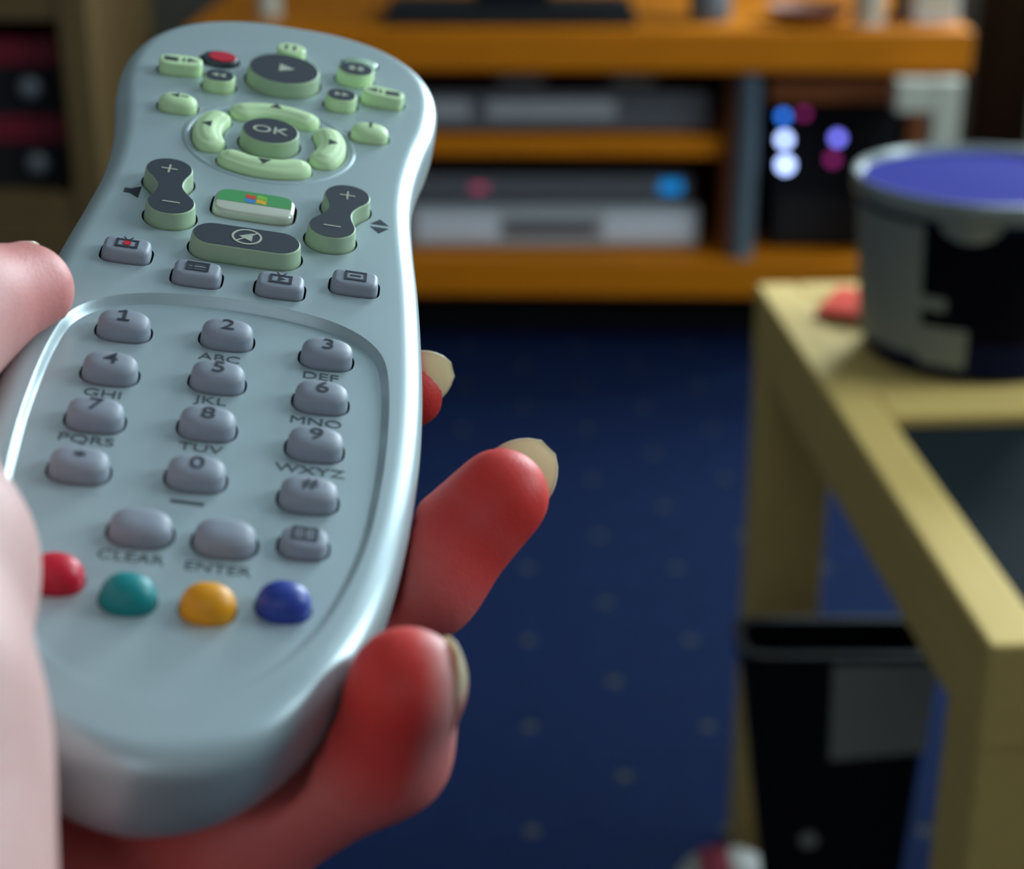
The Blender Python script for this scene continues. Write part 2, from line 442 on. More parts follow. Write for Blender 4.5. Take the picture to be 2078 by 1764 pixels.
# --- number pad
PADZ = lambda v: -float(depth(v))
KW, KL, KH = 4.45, 3.2, 3.25
digits = '123456789*0#'
KEYS = []
for j in range(4):
    for i in range(3):
        u = (i - 1) * 17.0; v = 13.75 - j * 13.2 + (1.73 if i == 1 else 0) + 0.45 - 0.55 * j / 3
        z0 = PADZ(v)
        o = button('number_button', superellipse(KW, KL, 2.7, 44, c=(u, v)), KH, M_key, ell=3.2, wall=0.3, taper=0.1, z0=z0, pad=True)
        if digits[j * 3 + i] == '1':
            c1 = (u, v + .1)
            flat('digit_print', [rect(c1, .3, 1.5), rect((c1[0], c1[1] - 1.4), 1.0, .25), rect((c1[0] - .5, c1[1] + 1.15), .65, .22, .5)], z0 + KH + .02, M_ink, o)
        else: text('digit_print', digits[j * 3 + i], (u, v + 0.1), z0 + KH + 0.02, 4.2 if digits[j * 3 + i] not in '*#' else 3.6, M_ink, o, 1.15, 0.02)
for u, nm, lab in ((-6.0, 'clear_button', None), (6.0, 'enter_button', None)):
    v = -38.6; z0 = PADZ(v)
    button(nm, superellipse(KW + 0.1, KL + 0.2, 2.5, 44, c=(u, v)), 3.1, M_key, ell=2.9, wall=0.25, taper=0.1, z0=z0, pad=True)
v = -37.2; z0 = PADZ(v)
o = button('teletext_button', superellipse(3.6, 2.9, 2.6, 40, c=(17.2, v)), 1.9 - z0, M_key, dome=0.2, bev=0.9, taper=0.2, z0=z0, pad=True)
flat('symbol_print', frame_poly((17.2, v + .3), 1.7, 1.2, .22) + [rect((17.2, v + .3), .18, 1.1), rect((16.4, v + .3), .4, .15), rect((18.0, v + .3), .4, .15)], 1.9, M_ink, o)
for (u, v, m, nm, lab) in ((-15.5, -50.1, M_redk, 'colour_button', 'red oval button'), (-5.4, -52.4, M_greenk, 'colour_button', 'teal green oval button'),
                      (5.4, -52.4, M_yellowk, 'colour_button', 'amber yellow oval button'), (15.5, -50.1, M_bluek, 'colour_button', 'dark blue oval button')):
    z0 = PADZ(v)
    button(nm, superellipse(3.85, 3.2, 2.2, 44, c=(u, v - 1.0)), 4.0, m, ell=2.25, wall=0.15, taper=0.02, z0=z0, gap=0.2, pad=True, label=lab)
# --- four square buttons over the pad
sym = {}
for (u, v, nm) in ((-20.3, 37.2, 'recorded_tv_button'), (-7.3, 32.6, 'guide_button'), (7.3, 32.6, 'live_tv_button'), (20.3, 37.2, 'menu_button')):
    o = button(nm, superellipse(4.3, 3.0, 4.2, 48, c=(u, v - .3)), 2.4, M_key, dome=0.2, bev=0.9, taper=0.15)
    c = (u, v - .25); T = 2.4
    if nm == 'guide_button':
        P = frame_poly(c, 1.8, 1.2, .22) + [rect((c[0], c[1] + k), 1.8, .17) for k in (-.45, .45)] + [rect((c[0] + k, c[1]), .13, 1.2) for k in (-.7,)]
    elif nm == 'menu_button':
        P = frame_poly(c, 1.75, 1.25, .23) + [rect(c, .95, .22)]
    else:
        P = frame_poly((c[0], c[1] - .2), 1.75, 1.1, .24) + [rect((c[0] - .45, c[1] + 1.35), .12, .6, .6), rect((c[0] + .45, c[1] + 1.35), .12, .6, -.6)]
        if nm == 'live_tv_button': P += [tri((c[0], c[1] - .2), .75, 0)]
    flat('symbol_print', P, T, M_ink, o)
    if nm == 'recorded_tv_button':
        flat('record_dot_print', [superellipse(.75, .75, 2, 20, c=(c[0], c[1] - .2))], T + .03, M_redk, o)
# --- mute, volume, channel
DT = 3.2
o = button('mute_button', stadium(10.2, 4.35, 60, c=(0, 43.3)), DT, M_glow_d, dome=0, bev=0.35, taper=0.35, cap=M_cap, cap_in=0.3)
c = (0, 43.6)
flat('symbol_print', ringpoly(c, 2.35, 2.75) + [tri((c[0] + .1, c[1]), 1.5, math.pi), rect((c[0], c[1]), .16, 2.4, math.radians(-45))], DT + .07, M_cream, o)
for sgn, nm in ((-1, 'volume_button'), (1, 'channel_button')):
    p, q = (sgn * 17.0, 65.2), (sgn * 14.9, 52.4)
    o = button(nm, dumbbell(p, q, 4.75, 2.75), DT, M_glow_d, dome=0, bev=0.35, taper=0.3, cap=M_cap, cap_in=0.25)
    flat('plus_print', [rect(p, 1.5, .17), rect((p[0], p[1]), .17, 1.6)], DT + .07, M_cream, o)
    flat('minus_print', [rect(q, 1.6, .17)], DT + .07, M_cream, o)
# --- start button with the four-colour flag under a glossy lens
lens_c = (-0.2, 60.0)
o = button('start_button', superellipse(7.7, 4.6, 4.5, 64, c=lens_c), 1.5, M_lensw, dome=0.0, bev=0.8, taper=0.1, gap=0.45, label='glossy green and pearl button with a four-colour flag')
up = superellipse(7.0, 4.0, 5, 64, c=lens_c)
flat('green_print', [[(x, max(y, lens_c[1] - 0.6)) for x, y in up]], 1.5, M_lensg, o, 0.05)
fl = (lens_c[0] + 0.2, lens_c[1] + 1.3)
def wave(x0, x1, y0, y1):
    f_ = lambda x: .22 * math.sin((x - fl[0]) * 2.2)
    X = np.linspace(x0, x1, 5)
    return [(x, y0 + f_(x)) for x in X] + [(x, y1 + f_(x)) for x in X[::-1]]
for (dx, dy, m) in ((-1, 1, M_flagr), (1, 1, M_flagg), (-1, -1, M_flagb), (1, -1, M_flagy)):
    xa, xb = sorted((fl[0] + dx * .1, fl[0] + dx * 2.0)); ya, yb = sorted((fl[1] + dy * .1, fl[1] + dy * 1.5))
    flat('flag_print', [wave(xa, xb, ya, yb)], 1.56, m, o, 0.03)
V = superellipse(7.75, 4.65, 4.5, 64, c=lens_c)
# --- ring of arrows with OK in the middle
RC = (0, 88.9)
for ang, nm in ((90, 'up_button'), (180, 'left_button'), (270, 'down_button'), (0, 'right_button')):
    a = math.radians(ang)
    o = button(nm, arc_seg(RC, 12.6, 3.05, a, math.radians(30.5 if ang in (90, 270) else 25)), 2.3, M_glow, dome=0.55, bev=1.15, taper=0.05, gap=0.25, arc=2.75)
    c = (RC[0] + 12.6 * math.cos(a), RC[1] + 12.6 * math.sin(a))
    flat('arrow_print', [tri(c, 1.15, a, 1.1)], 2.28, M_ink, o)
o = button('ok_button', superellipse(6.1, 6.1, 2, 48, c=(0, 88.0)), DT, M_glow_d, dome=0, bev=0.3, taper=0.35, cap=M_cap, cap_in=0.35)
text('ok_print', 'OK', (0, 88.1), DT + .06, 4.3, M_cream, o, 1.15, 0.02)
# --- play and the transport keys
o = button('play_button', superellipse(8.0, 8.0, 2, 56, c=(0, 118.7)), DT, M_glow_d, dome=0, bev=0.3, taper=0.35, cap=M_cap, cap_in=0.35)
flat('arrow_print', [tri((0.2, 118.9), 2.1, 0, .9)], DT + .07, M_cream, o)
for (u, v, nm, a) in ((-19.9, 98.4, 'back_button', math.pi), (19.9, 98.4, 'info_button', None)):
    o = button(nm, superellipse(4.0, 3.1, 2.6, 40, c=(u, v)), 2.7, M_glow, ell=2.5, wall=0.25, taper=0.05)
    if a: flat('arrow_print', [tri((u - .5, v + .3), 1.0, a, .9), rect((u + 1.2, v + .3), .9, .15)], 2.69, M_ink, o)
    else: flat('symbol_print', [rect((u, v + .1), .28, .75), superellipse(.35, .35, 2, 12, c=(u, v + 1.3))], 2.69, M_ink, o)
for sgn, nm in ((-1, 'rewind_button'), (1, 'forward_button')):
    u, v = sgn * 13.0, 111.3
    o = button(nm, superellipse(3.5, 3.3, 2.2, 40, c=(u, v)), 2.7, M_glow, dome=0, bev=0.4, taper=0.2, cap=M_cap, cap_in=0.35)
    flat('arrow_print', [tri((u - .9, v), .9, 0 if sgn > 0 else math.pi), tri((u + .7, v), .9, 0 if sgn > 0 else math.pi)], 2.78, M_cream, o)
for sgn, nm in ((-1, 'replay_button'), (1, 'skip_button')):
    u, v = sgn * 21.8, 116.2
    o = button(nm, superellipse(4.7, 2.7, 3.2, 44, rot=-sgn * math.radians(9), c=(u, v)), 2.7, M_glow, dome=0, bev=0.5, taper=0.15)
    flat('symbol_print', [rect((u + sgn * 2.0, v - .3), 1.5, .95), rect((u - sgn * .6, v), .25, .8), tri((u - sgn * 2.2, v + .2), 1.4, 0 if sgn < 0 else math.pi, .7)], 2.72, M_ink, o)
o = button('stop_button', superellipse(4.2, 3.8, 2.1, 40, c=(15.3, 125.6)), 2.8, M_glow, dome=0, bev=0.4, taper=0.2, cap=M_cap, cap_in=0.35)
flat('symbol_print', [rect((14.4, 125.6), .6, .9), rect((16.3, 125.6), .6, .9)], 2.88, M_cream, o)
o = button('record_button', superellipse(4.0, 3.4, 2.1, 40, c=(-14.4, 124.6)), 1.0, M_cap, dome=0.0, bev=0.4, taper=0.2, gap=0.5)
flat('record_dot_print', [superellipse(2.9, 2.4, 2, 28, c=(-13.8, 124.6))], 1.02, M_redk, o, 0.2)
o = button('pause_button', superellipse(3.3, 2.9, 2.3, 36, c=(0.5, 131.8)), 2.6, M_glow, dome=0, bev=0.5, taper=0.15)
flat('symbol_print', [rect((-.6, 131.8), .35, 1.1), rect((1.2, 131.8), .35, 1.1)], 2.62, M_ink, o)
button('indicator_lens', superellipse(3.9, 2.6, 2.4, 40, c=(16.0, 134.3)), 1.5, M_lensc, dome=0.7, bev=0.6, taper=0.1)

# --- case
def inset_profile():
    R, D = 4.4, 4.2
    out = []
    for a in np.radians([0, 12, 24, 36, 48, 60, 70, 80, 90]):
        out.append((R * (1 - math.cos(a)), -D + D * math.sin(a)))
    return out
prof = inset_profile()
rim = [z3(offset(OUT, d), z) for d, z in prof]
# top shell = rim loops + flat face (minus the number pad and the button holes)
def cdt_face(outer, holes, extra=None):
    P = np.vstack([outer] + holes); E = []; b = 0
    for L in [outer] + holes:
        n = len(L); E += [(b + i, b + (i + 1) % n) for i in range(n)]; b += n
    v2, _, f2, *_r = delaunay_2d_cdt([Vector(p) for p in P], E, [], 0, 1e-5)
    v2 = np.array([tuple(v) for v in v2]); F = np.array(f2)
    c = v2[F].mean(1)
    keep = inside(outer, c[:, 0], c[:, 1])
    for L in holes: keep &= ~inside(L, c[:, 0], c[:, 1])
    return v2, F[keep]
REC_O, REC_I = offset(REC, -0.55), offset(REC, 0.6)
v2, f2 = cdt_face(rim[-1][:, :2], [REC_O] + HOLES_TOP)
n = len(OUT); V = np.vstack(rim); F = []
for i in range(len(rim) - 1):
    for k in range(n):
        k2 = (k + 1) % n; F.append((i * n + k, i * n + k2, (i + 1) * n + k2, (i + 1) * n + k))
b = len(V); V = np.vstack([V, z3(v2, 0.0)])
F += [tuple(int(x) + b for x in t) for t in f2]
def merged(name, V, F, material, parent, sharp=35):
    me = bpy.data.meshes.new(name); me.from_pydata([tuple(map(float, v)) for v in V * MM], [], F)
    bm = bmesh.new(); bm.from_mesh(me); bmesh.ops.remove_doubles(bm, verts=bm.verts, dist=2e-6)
    bmesh.ops.recalc_face_normals(bm, faces=bm.faces); bm.to_mesh(me); bm.free()
    if me.polygons[0].normal is not None:
        zt = sum(p.normal.z * p.area for p in me.polygons)
        if zt < 0: me.flip_normals()
    o = link_mesh(name, me, material, parent, True)
    me.set_sharp_from_angle(angle=math.radians(sharp))
    return o
merged('top_shell', V, F, M_case, remote)
# number pad panel, sunk at its upper end, with its sloping wall
nW = len(REC_O)
wl = []
for t in np.linspace(0, 1, 7):
    P = REC_O * (1 - t) + REC_I * t
    sm = t + 0.35 * (t * t * (3 - 2 * t) - t)
    wl.append(z3(P, -depth(REC_I[:, 1]) * sm))
loft('pad_groove', wl, M_case, remote, False, False, True, 0)
v2, f2 = cdt_face(REC_I, HOLES_PAD)
merged('number_pad_panel', np.column_stack([v2, -depth(v2[:, 1])]), [tuple(int(x) for x in t) for t in f2], M_case, remote)
# lower shell
lower = [z3(offset(OUT, d), z) for d, z in ((0, -4.2), (-0.05, -6), (0.0, -9), (0.4, -12), (1.2, -14.5), (2.8, -16.8), (5.2, -18.4), (8.5, -19.2))]
loft('bottom_shell', lower, M_case_l, remote, True, False, True, 0)
# navigation rim
lo_ = []
for d, z in ((17.6, 0.0), (17.2, 0.22), (16.7, 0.25), (16.3, 0.0)):
    th = np.arange(72) * 2 * np.pi / 72
    lo_.append(np.stack([RC[0] + d * np.cos(th), RC[1] + d * np.sin(th), 0 * th + z], 1))
loft('navigation_rim', lo_, M_case, remote, False, False, True, 0)
# printing on the case
for s, u, v in (('ABC', -.6, 10.2), ('DEF', 16.5, 8.8), ('GHI', -17.2, -4.8), ('JKL', -.5, -3.0), ('MNO', 16.7, -4.7), ('PQRS', -17.4, -17.9), ('TUV', -.3, -16.0), ('WXYZ', 16.7, -18.1),
                ('CLEAR', -6.4, -44.2), ('ENTER', 5.8, -44.4)):
    text('letter_print', s, (u, v), PADZ(v) + .01, 2.9, M_inkl, remote, 1.1 if len(s) > 4 else 1.25)
flat('space_print', [rect((-.5, -30.1), 2.5, .4)], PADZ(-30.1) + .01, M_inkl, remote, .05)
flat('speaker_print', [[(-24.6, 59.4), (-24.6, 61.2), (-23.4, 61.2), (-21.6, 62.6), (-21.6, 57.9), (-23.4, 59.4)]], .01, M_ink, remote, .04)
flat('channel_print', [[(22.0, 61.4), (25.6, 61.4), (23.8, 63.6)], [(22.0, 60.4), (25.6, 60.4), (23.8, 58.0)]], .01, M_ink, remote, .04)

# ------------------------------------------------------------------ the hand (remote's frame, mm)
def rcone(P, a, b, ra, rb):
    """distance to a tapered capsule"""
    a = np.array(a, np.float32); b = np.array(b, np.float32); ba = b - a
    t = np.clip(((P - a) @ ba) / (ba @ ba), 0, 1)
    return np.linalg.norm(P - a - t[..., None] * ba, axis=-1) - (ra + (rb - ra) * t)
def smin(a, b, k):
    h = np.clip(0.5 + 0.5 * (b - a) / k, 0, 1)
    return b + (a - b) * h - k * h * (1 - h)

FING = {   # joints from knuckle to tip: (u, v, h, radius)
    'index':  [(-30, 8, -37, 11.5), (-2, 33, -36, 9.8), (21, 41.5, -30.5, 8.8), (33.5, 46.0, -26.5, 7.7)],
    'middle': [(-28, -18, -40, 11.8), (12, -27, -37, 10.2), (36.5, -20.5, -17.5, 9.3), (47.4, -12.6, -5.2, 7.9)],
    'ring':   [(-24, -46, -41, 11.0), (13, -67, -29.5, 9.4), (32.0, -61.8, -14.6, 8.7), (33.2, -63.0, -0.8, 8.1)],
    'little': [(-18, -68, -38, 9.6), (-2, -74, -39, 8.4), (7, -68, -38, 7.6), (12, -60, -36, 6.4)],
}
THUMB = [(-24, -118, 2, 19), (-27.5, -92, 12.5, 16.8), (-32, -68, 13, 16.2), (-46, -24, 6, 12.6), (-43.5, 0, 6.2, 11.4), (-33.2, 14.0, 4.0, 8.0)]
PALM = [((-24, -118, 2), (-30, -125, -30), 19, 20), ((-30, -125, -30), (-30, 4, -38), 19, 11.5), ((-20, -120, -34), (-20, -62, -40), 17, 10.5), ((-30, -110, -28), (-44, -40, -24), 17, 11),
        ((-28, -18, -40), (-18, -68, -38), 11.5, 9.8), ((-30, 8, -37), (-28, -18, -40), 11.0, 11.5), ((-28, -122, -18), (-40, -215, -30), 24, 25), ((-26, -100, 4), (-38, -80, -24), 17, 16)]
lo = np.array([-75, -235, -66]); hi = np.array([66, 46, 36]); vs = 1.25
nx, ny, nz = ((hi - lo) / vs).astype(int)
gx, gy, gz = (lo[i] + vs * np.arange(k) for i, k in enumerate((nx, ny, nz)))
G = np.stack(np.meshgrid(gx, gy, gz, indexing='ij'), -1).astype(np.float32)
palm = None
for a, b_, ra, rb in PALM:
    d = rcone(G, a, b_, ra, rb); palm = d if palm is None else smin(palm, d, 9)
def chain(J, k=4.5):
    o = None
    for p, q in zip(J[:-1], J[1:]):
        d = rcone(G, p[:3], q[:3], p[3], q[3]); o = d if o is None else smin(o, d, k)
    return o
D = palm
tips = {}
for nm, J in FING.items():
    c = chain(J)
    D = np.minimum(D, smin(palm, c, 7))
th_ = chain(THUMB, 5)
D = np.minimum(D, smin(palm, th_, 10))
# the case presses the flesh flat: keep the hand out of the remote
xs, ys = gx, gy
XX, YY = np.meshgrid(xs, ys, indexing='ij')
d2 = np.full(XX.shape, 1e9)
for ox, oy in resample(OUT, 900): d2 = np.minimum(d2, (XX - ox) ** 2 + (YY - oy) ** 2)
d2 = np.sqrt(d2)
d2 = np.where(inside(OUT, XX, YY), -d2, d2).astype(np.float32)
zc, zh, rr = -9.6, 9.6, 4.0
qx = d2 + rr; qz = np.abs(gz - zc) - zh + rr
A, Bz = np.broadcast_arrays(qx[:, :, None], qz[None, None, :])
d_rem = np.minimum(np.maximum(A, Bz), 0) + np.sqrt(np.maximum(A, 0) ** 2 + np.maximum(Bz, 0) ** 2) - rr
for bu, bv in ((-15.5, -51.1), (-20.3, 36.9)):      # keys next to the thumb
    d_rem = np.minimum(d_rem, np.sqrt((G[..., 0] - bu) ** 2 + (G[..., 1] - bv) ** 2 + (G[..., 2] + 0.6) ** 2) - 4.9)
D = np.maximum(D, -(d_rem - 0.4))
# soft bulge / creases at the finger joints
def surface_nets(D, lo, vs):
    s = D < 0
    c = [s[i:nx - 1 + i, j:ny - 1 + j, k:nz - 1 + k] for i in (0, 1) for j in (0, 1) for k in (0, 1)]
    cnt = sum(x.astype(np.int8) for x in c)
    act = (cnt > 0) & (cnt < 8)
    idx = -np.ones(act.shape, np.int64); I = np.argwhere(act); idx[act] = np.arange(len(I))
    acc = np.zeros((len(I), 3)); num = np.zeros(len(I))
    cor = [(i, j, k) for i in (0, 1) for j in (0, 1) for k in (0, 1)]
    for a in cor:
        for ax in range(3):
            if a[ax]: continue
            bb = list(a); bb[ax] = 1
            ia = I + a; ib = I + bb
            da = D[ia[:, 0], ia[:, 1], ia[:, 2]]; db = D[ib[:, 0], ib[:, 1], ib[:, 2]]
            m = (da < 0) != (db < 0)
            t = np.where(m, da / np.where(m, da - db, 1), 0)
            p = np.array(a, float)[None] + np.zeros((len(I), 3)); p[:, ax] += t
            acc[m] += p[m]; num[m] += 1
    V = (I + acc / num[:, None]) * vs + lo
    F = []
    for ax in range(3):
        o1, o2 = [(1, 2), (0, 2), (0, 1)][ax]
        sl0 = [slice(1, -1)] * 3; sl1 = [slice(1, -1)] * 3; sl0[ax] = slice(0, -1); sl1[ax] = slice(1, None)
        a = s[tuple(sl0)]; b_ = s[tuple(sl1)]
        for cond, flip in ((a & ~b_, False), (~a & b_, True)):
            E = np.argwhere(cond); off = np.ones(3, int); off[ax] = 0; E = E + off
            def cell(d1, d2_):
                e = E.copy(); e[:, o1] -= d1; e[:, o2] -= d2_
                return idx[e[:, 0], e[:, 1], e[:, 2]]
            q = np.stack([cell(0, 0), cell(1, 0), cell(1, 1), cell(0, 1)], 1)
            if flip ^ (ax == 1): q = q[:, ::-1]
            F.append(q)
    return V, np.vstack(F)
HV, HF = surface_nets(D, lo, vs)
# light smoothing
E = np.vstack([HF[:, [0, 1]], HF[:, [1, 2]], HF[:, [2, 3]], HF[:, [3, 0]]])
for lam in (0.5, 0.5, 0.5):
    S_ = np.zeros_like(HV); C_ = np.zeros(len(HV))
    for ax in range(3):
        S_[:, ax] = np.bincount(E[:, 0], HV[E[:, 1], ax], len(HV)) + np.bincount(E[:, 1], HV[E[:, 0], ax], len(HV))
    C_ = np.bincount(E[:, 0], minlength=len(HV)) + np.bincount(E[:, 1], minlength=len(HV))
    HV = HV * (1 - lam) + lam * S_ / C_[:, None]
g_ = np.stack(np.gradient(d_rem, vs), -1)
for _ in range(3):
    q = (HV - lo) / vs; i0 = np.clip(np.floor(q).astype(int), 0, np.array(d_rem.shape) - 2); fq = q - i0
    dv = np.zeros(len(HV)); gv = np.zeros((len(HV), 3))
    for cx in (0, 1):
        for cy in (0, 1):
            for cz in (0, 1):
                wt = np.abs(1 - cx - fq[:, 0]) * np.abs(1 - cy - fq[:, 1]) * np.abs(1 - cz - fq[:, 2])
                ii = (i0[:, 0] + cx, i0[:, 1] + cy, i0[:, 2] + cz); dv += wt * d_rem[ii]; gv += wt[:, None] * g_[ii]
    push = np.clip(0.3 - dv, 0, 2)
    HV = HV + gv / (np.linalg.norm(gv, axis=1)[:, None] + 1e-6) * push[:, None]
me = bpy.data.meshes.new('hand'); me.from_pydata((HV * MM).tolist(), [], HF.tolist())
bm = bmesh.new(); bm.from_mesh(me); bmesh.ops.recalc_face_normals(bm, faces=bm.faces); bm.to_mesh(me); bm.free()
NAILDIR = {'middle': (0.2, 0.85, -0.45), 'ring': (0.95, 0.20, 0.25), 'index': (-0.3, 0.85, -0.4)}
# flushed finger ends: redness attribute
red = np.zeros(len(HV))
for nm, J in FING.items():
    tip = np.array(J[-1][:3]); dip = np.array(J[-2][:3])
    dd = np.minimum(np.linalg.norm(HV - tip, axis=1), np.linalg.norm(HV - (tip + dip) / 2, axis=1))
    ax_ = tip - dip; ln = np.linalg.norm(ax_); ax_ = ax_ / ln
    rel = HV - dip; rel = rel - np.clip(rel @ ax_, 0, ln)[:, None] * ax_; rel /= np.linalg.norm(rel, axis=1)[:, None] + 1e-6
    nn_ = np.array(NAILDIR.get(nm, (0, 0, -1)), float); nn_ = nn_ - ax_ * (nn_ @ ax_); nn_ /= np.linalg.norm(nn_)
    pad = 1 - 0.8 * np.clip((rel @ nn_ + 0.05) / 0.6, 0, 1)          # pads are flushed, the nail side is pale
    red = np.maximum(red, np.clip(1.35 - dd / 20, 0, 1) * pad)
    mid = np.array(J[1][:3]); red = np.maximum(red, 0.65 * np.clip(1.8 - np.linalg.norm(HV - (mid + dip) / 2, axis=1) / 20, 0, 1))
tip = np.array(THUMB[-1][:3]); red = np.maximum(red, .38 * np.clip(1.5 - np.linalg.norm(HV - tip, axis=1) / 20, 0, 1))
at_ = me.attributes.new('flush', 'FLOAT', 'POINT'); at_.data.foreach_set('value', red.astype(np.float32))
M_skin = mat('skin', (0.80, 0.50, 0.43), 0.5, sss=0.35, spec=0.3, bump=0.12, bscale=1800)
nt = M_skin.node_tree; bs = nt.nodes['Principled BSDF']
an = nt.nodes.new('ShaderNodeAttribute'); an.attribute_name = 'flush'
nz_ = nt.nodes.new('ShaderNodeTexNoise'); nz_.inputs['Scale'].default_value = 90
mx = nt.nodes.new('ShaderNodeMix'); mx.data_type = 'RGBA'; mx.inputs['A'].default_value = (0.65, 0.415, 0.385, 1); mx.inputs['B'].default_value = (0.78, 0.045, 0.035, 1)
nt.links.new(an.outputs['Fac'], mx.inputs['Factor'])
mx2 = nt.nodes.new('ShaderNodeMix'); mx2.data_type = 'RGBA'; mx2.blend_type = 'MULTIPLY'; mx2.inputs['B'].default_value = (0.93, 0.82, 0.80, 1)
nt.links.new(nz_.outputs['Fac'], mx2.inputs['Factor']); nt.links.new(mx.outputs['Result'], mx2.inputs['A']); nt.links.new(mx2.outputs['Result'], bs.inputs['Base Color'])
hand = link_mesh('hand', me, M_skin, None, True)
hand.matrix_world = REMOTE_M
tag(hand, 'bare left hand wrapped around the silver remote from below', 'hand')
M_nail = mat('fingernail', (0.88, 0.79, 0.60), 0.3, coat=0.3)
_n = M_nail.node_tree; _a = _n.nodes.new('ShaderNodeAttribute'); _a.attribute_name = 'free_edge'
_m = _n.nodes.new('ShaderNodeMix'); _m.data_type = 'RGBA'; _m.inputs['A'].default_value = (0.86, 0.46, 0.42, 1); _m.inputs['B'].default_value = (0.88, 0.80, 0.60, 1)
_t = _n.nodes.new('ShaderNodeBsdfTranslucent'); _x = _n.nodes.new('ShaderNodeMixShader'); _x.inputs[0].default_value = 0.5
_n.links.new(_m.outputs['Result'], _t.inputs['Color']); _n.links.new(_n.nodes['Principled BSDF'].outputs[0], _x.inputs[1]); _n.links.new(_t.outputs[0], _x.inputs[2])
_n.links.new(_x.outputs[0], _n.nodes['Material Output'].inputs['Surface'])
_n.links.new(_a.outputs['Fac'], _m.inputs['Factor']); _n.links.new(_m.outputs['Result'], _n.nodes['Principled BSDF'].inputs['Base Color'])

def nail(tip, dip, normal, r, width, length, over, curve=1.0, lift=0.25):
    """curved nail plate: tip centre, previous joint, direction the nail faces, finger radius at the tip"""
    tip = np.array(tip[:3], float); ax = tip - np.array(dip[:3], float); ax /= np.linalg.norm(ax)
    nn = np.array(normal, float); nn -= ax * (nn @ ax); nn /= np.linalg.norm(nn); sd = np.cross(ax, nn)
    nu, nv_ = 14, 16; top, bot = [], []
    for j in range(nv_ + 1):
        t = j / nv_; s = -length + (length + 0.85 * r + over) * t          # along the axis, 0 at tip centre
        wd = width * (min(1, (t / .18)) ** .5 * .25 + .75) * (1 if t < .72 else math.sqrt(max(0.02, 1 - ((t - .72) / .30) ** 2)))
        base = r + lift - (0 if s < 0 else 0.045 * s * s * curve)
        for i in range(nu + 1):
            x = (i / nu * 2 - 1) * wd / 2; a = x / r
            p = tip + ax * s + (nn * math.cos(a) + sd * math.sin(a)) * base
            top.append(p); bot.append(p - (nn * math.cos(a) + sd * math.sin(a)) * 0.5)
    V = np.array(top + bot); m = len(top); F = []
    for j in range(nv_):
        for i in range(nu):
            a = j * (nu + 1) + i; q = (a, a + 1, a + nu + 2, a + nu + 1); F.append(q); F.append(tuple(m + x for x in q[::-1]))
    edge = [i for i in range(nu)] ; per = [i for i in range(nu + 1)] + [j * (nu + 1) + nu for j in range(1, nv_ + 1)] + [nv_ * (nu + 1) + i for i in range(nu - 1, -1, -1)] + [j * (nu + 1) for j in range(nv_ - 1, 0, -1)]
    for k in range(len(per)):
        a, b2 = per[k], per[(k + 1) % len(per)]; F.append((a, b2, m + b2, m + a))
    o = pymesh('fingernail', V * MM, F, M_nail, hand, True)
    fe = np.tile(np.repeat(np.clip((np.arange(nv_ + 1) / nv_ - .70) / .06, 0, 1), nu + 1), 2)
    o.data.attributes.new('free_edge', 'FLOAT', 'POINT').data.foreach_set('value', fe.astype(np.float32))
    return o
nail(FING['middle'][-1], FING['middle'][-2], (0.2, 0.85, -0.45), 7.9, 15, 8, 4.6, 0.55, 0.15)
nail(FING['ring'][-1], FING['ring'][-2], (0.95, 0.20, 0.25), 8.1, 13, 9, 0.3, 1.1, 0.1)
nail(FING['index'][-1], FING['index'][-2], (-0.3, 0.85, -0.4), 7.7, 14, 8, 4.0, 0.6, 0.15)
nail(THUMB[-1], THUMB[-2], (-0.45, 0.75, 0.25), 8.0, 14, 9, 0.0, 1.2, 0.15)

# ------------------------------------------------------------------ coffee table
TA = math.atan2(0.199 - 0.169, 1.146 - 0.632)
tb = empty('coffee_table', (0.199, 0.632, 0), TA)
tag(tb, 'pale beech coffee table with dark inset panels under the tub', 'table')
L, W_, TH, RW, TZ = 0.515, 0.60, 0.052, 0.027, 0.45
box('side_rail', (0, 0, TZ - TH), (RW, L, TZ), M_beech, tb, .002)
box('side_rail', (W_ - RW, 0, TZ - TH), (W_, L, TZ), M_beech, tb, .002)
box('end_rail', (RW, 0, TZ - TH), (W_ - RW, RW, TZ), M_beech_b, tb, .002)
box('end_rail', (RW, L - RW, TZ - TH), (W_ - RW, L, TZ), M_beech_b, tb, .002)
box('crossbar', (RW, 0.262, TZ - TH), (W_ - RW, 0.300, TZ - .0005), M_beech_b, tb, .002)
box('inset_panel', (RW, RW, TZ - .02), (W_ - RW, 0.262, TZ - .007), M_darkglass, tb)
box('inset_panel', (RW, 0.300, TZ - .02), (W_ - RW, L - RW, TZ - .0015), M_beech, tb)
for x in (0, W_ - .05):
    for y in (0, L - .05):
        box('leg', (x + .001, y + .001, 0), (x + .049, y + .049, TZ - TH), M_beech, tb, .002)
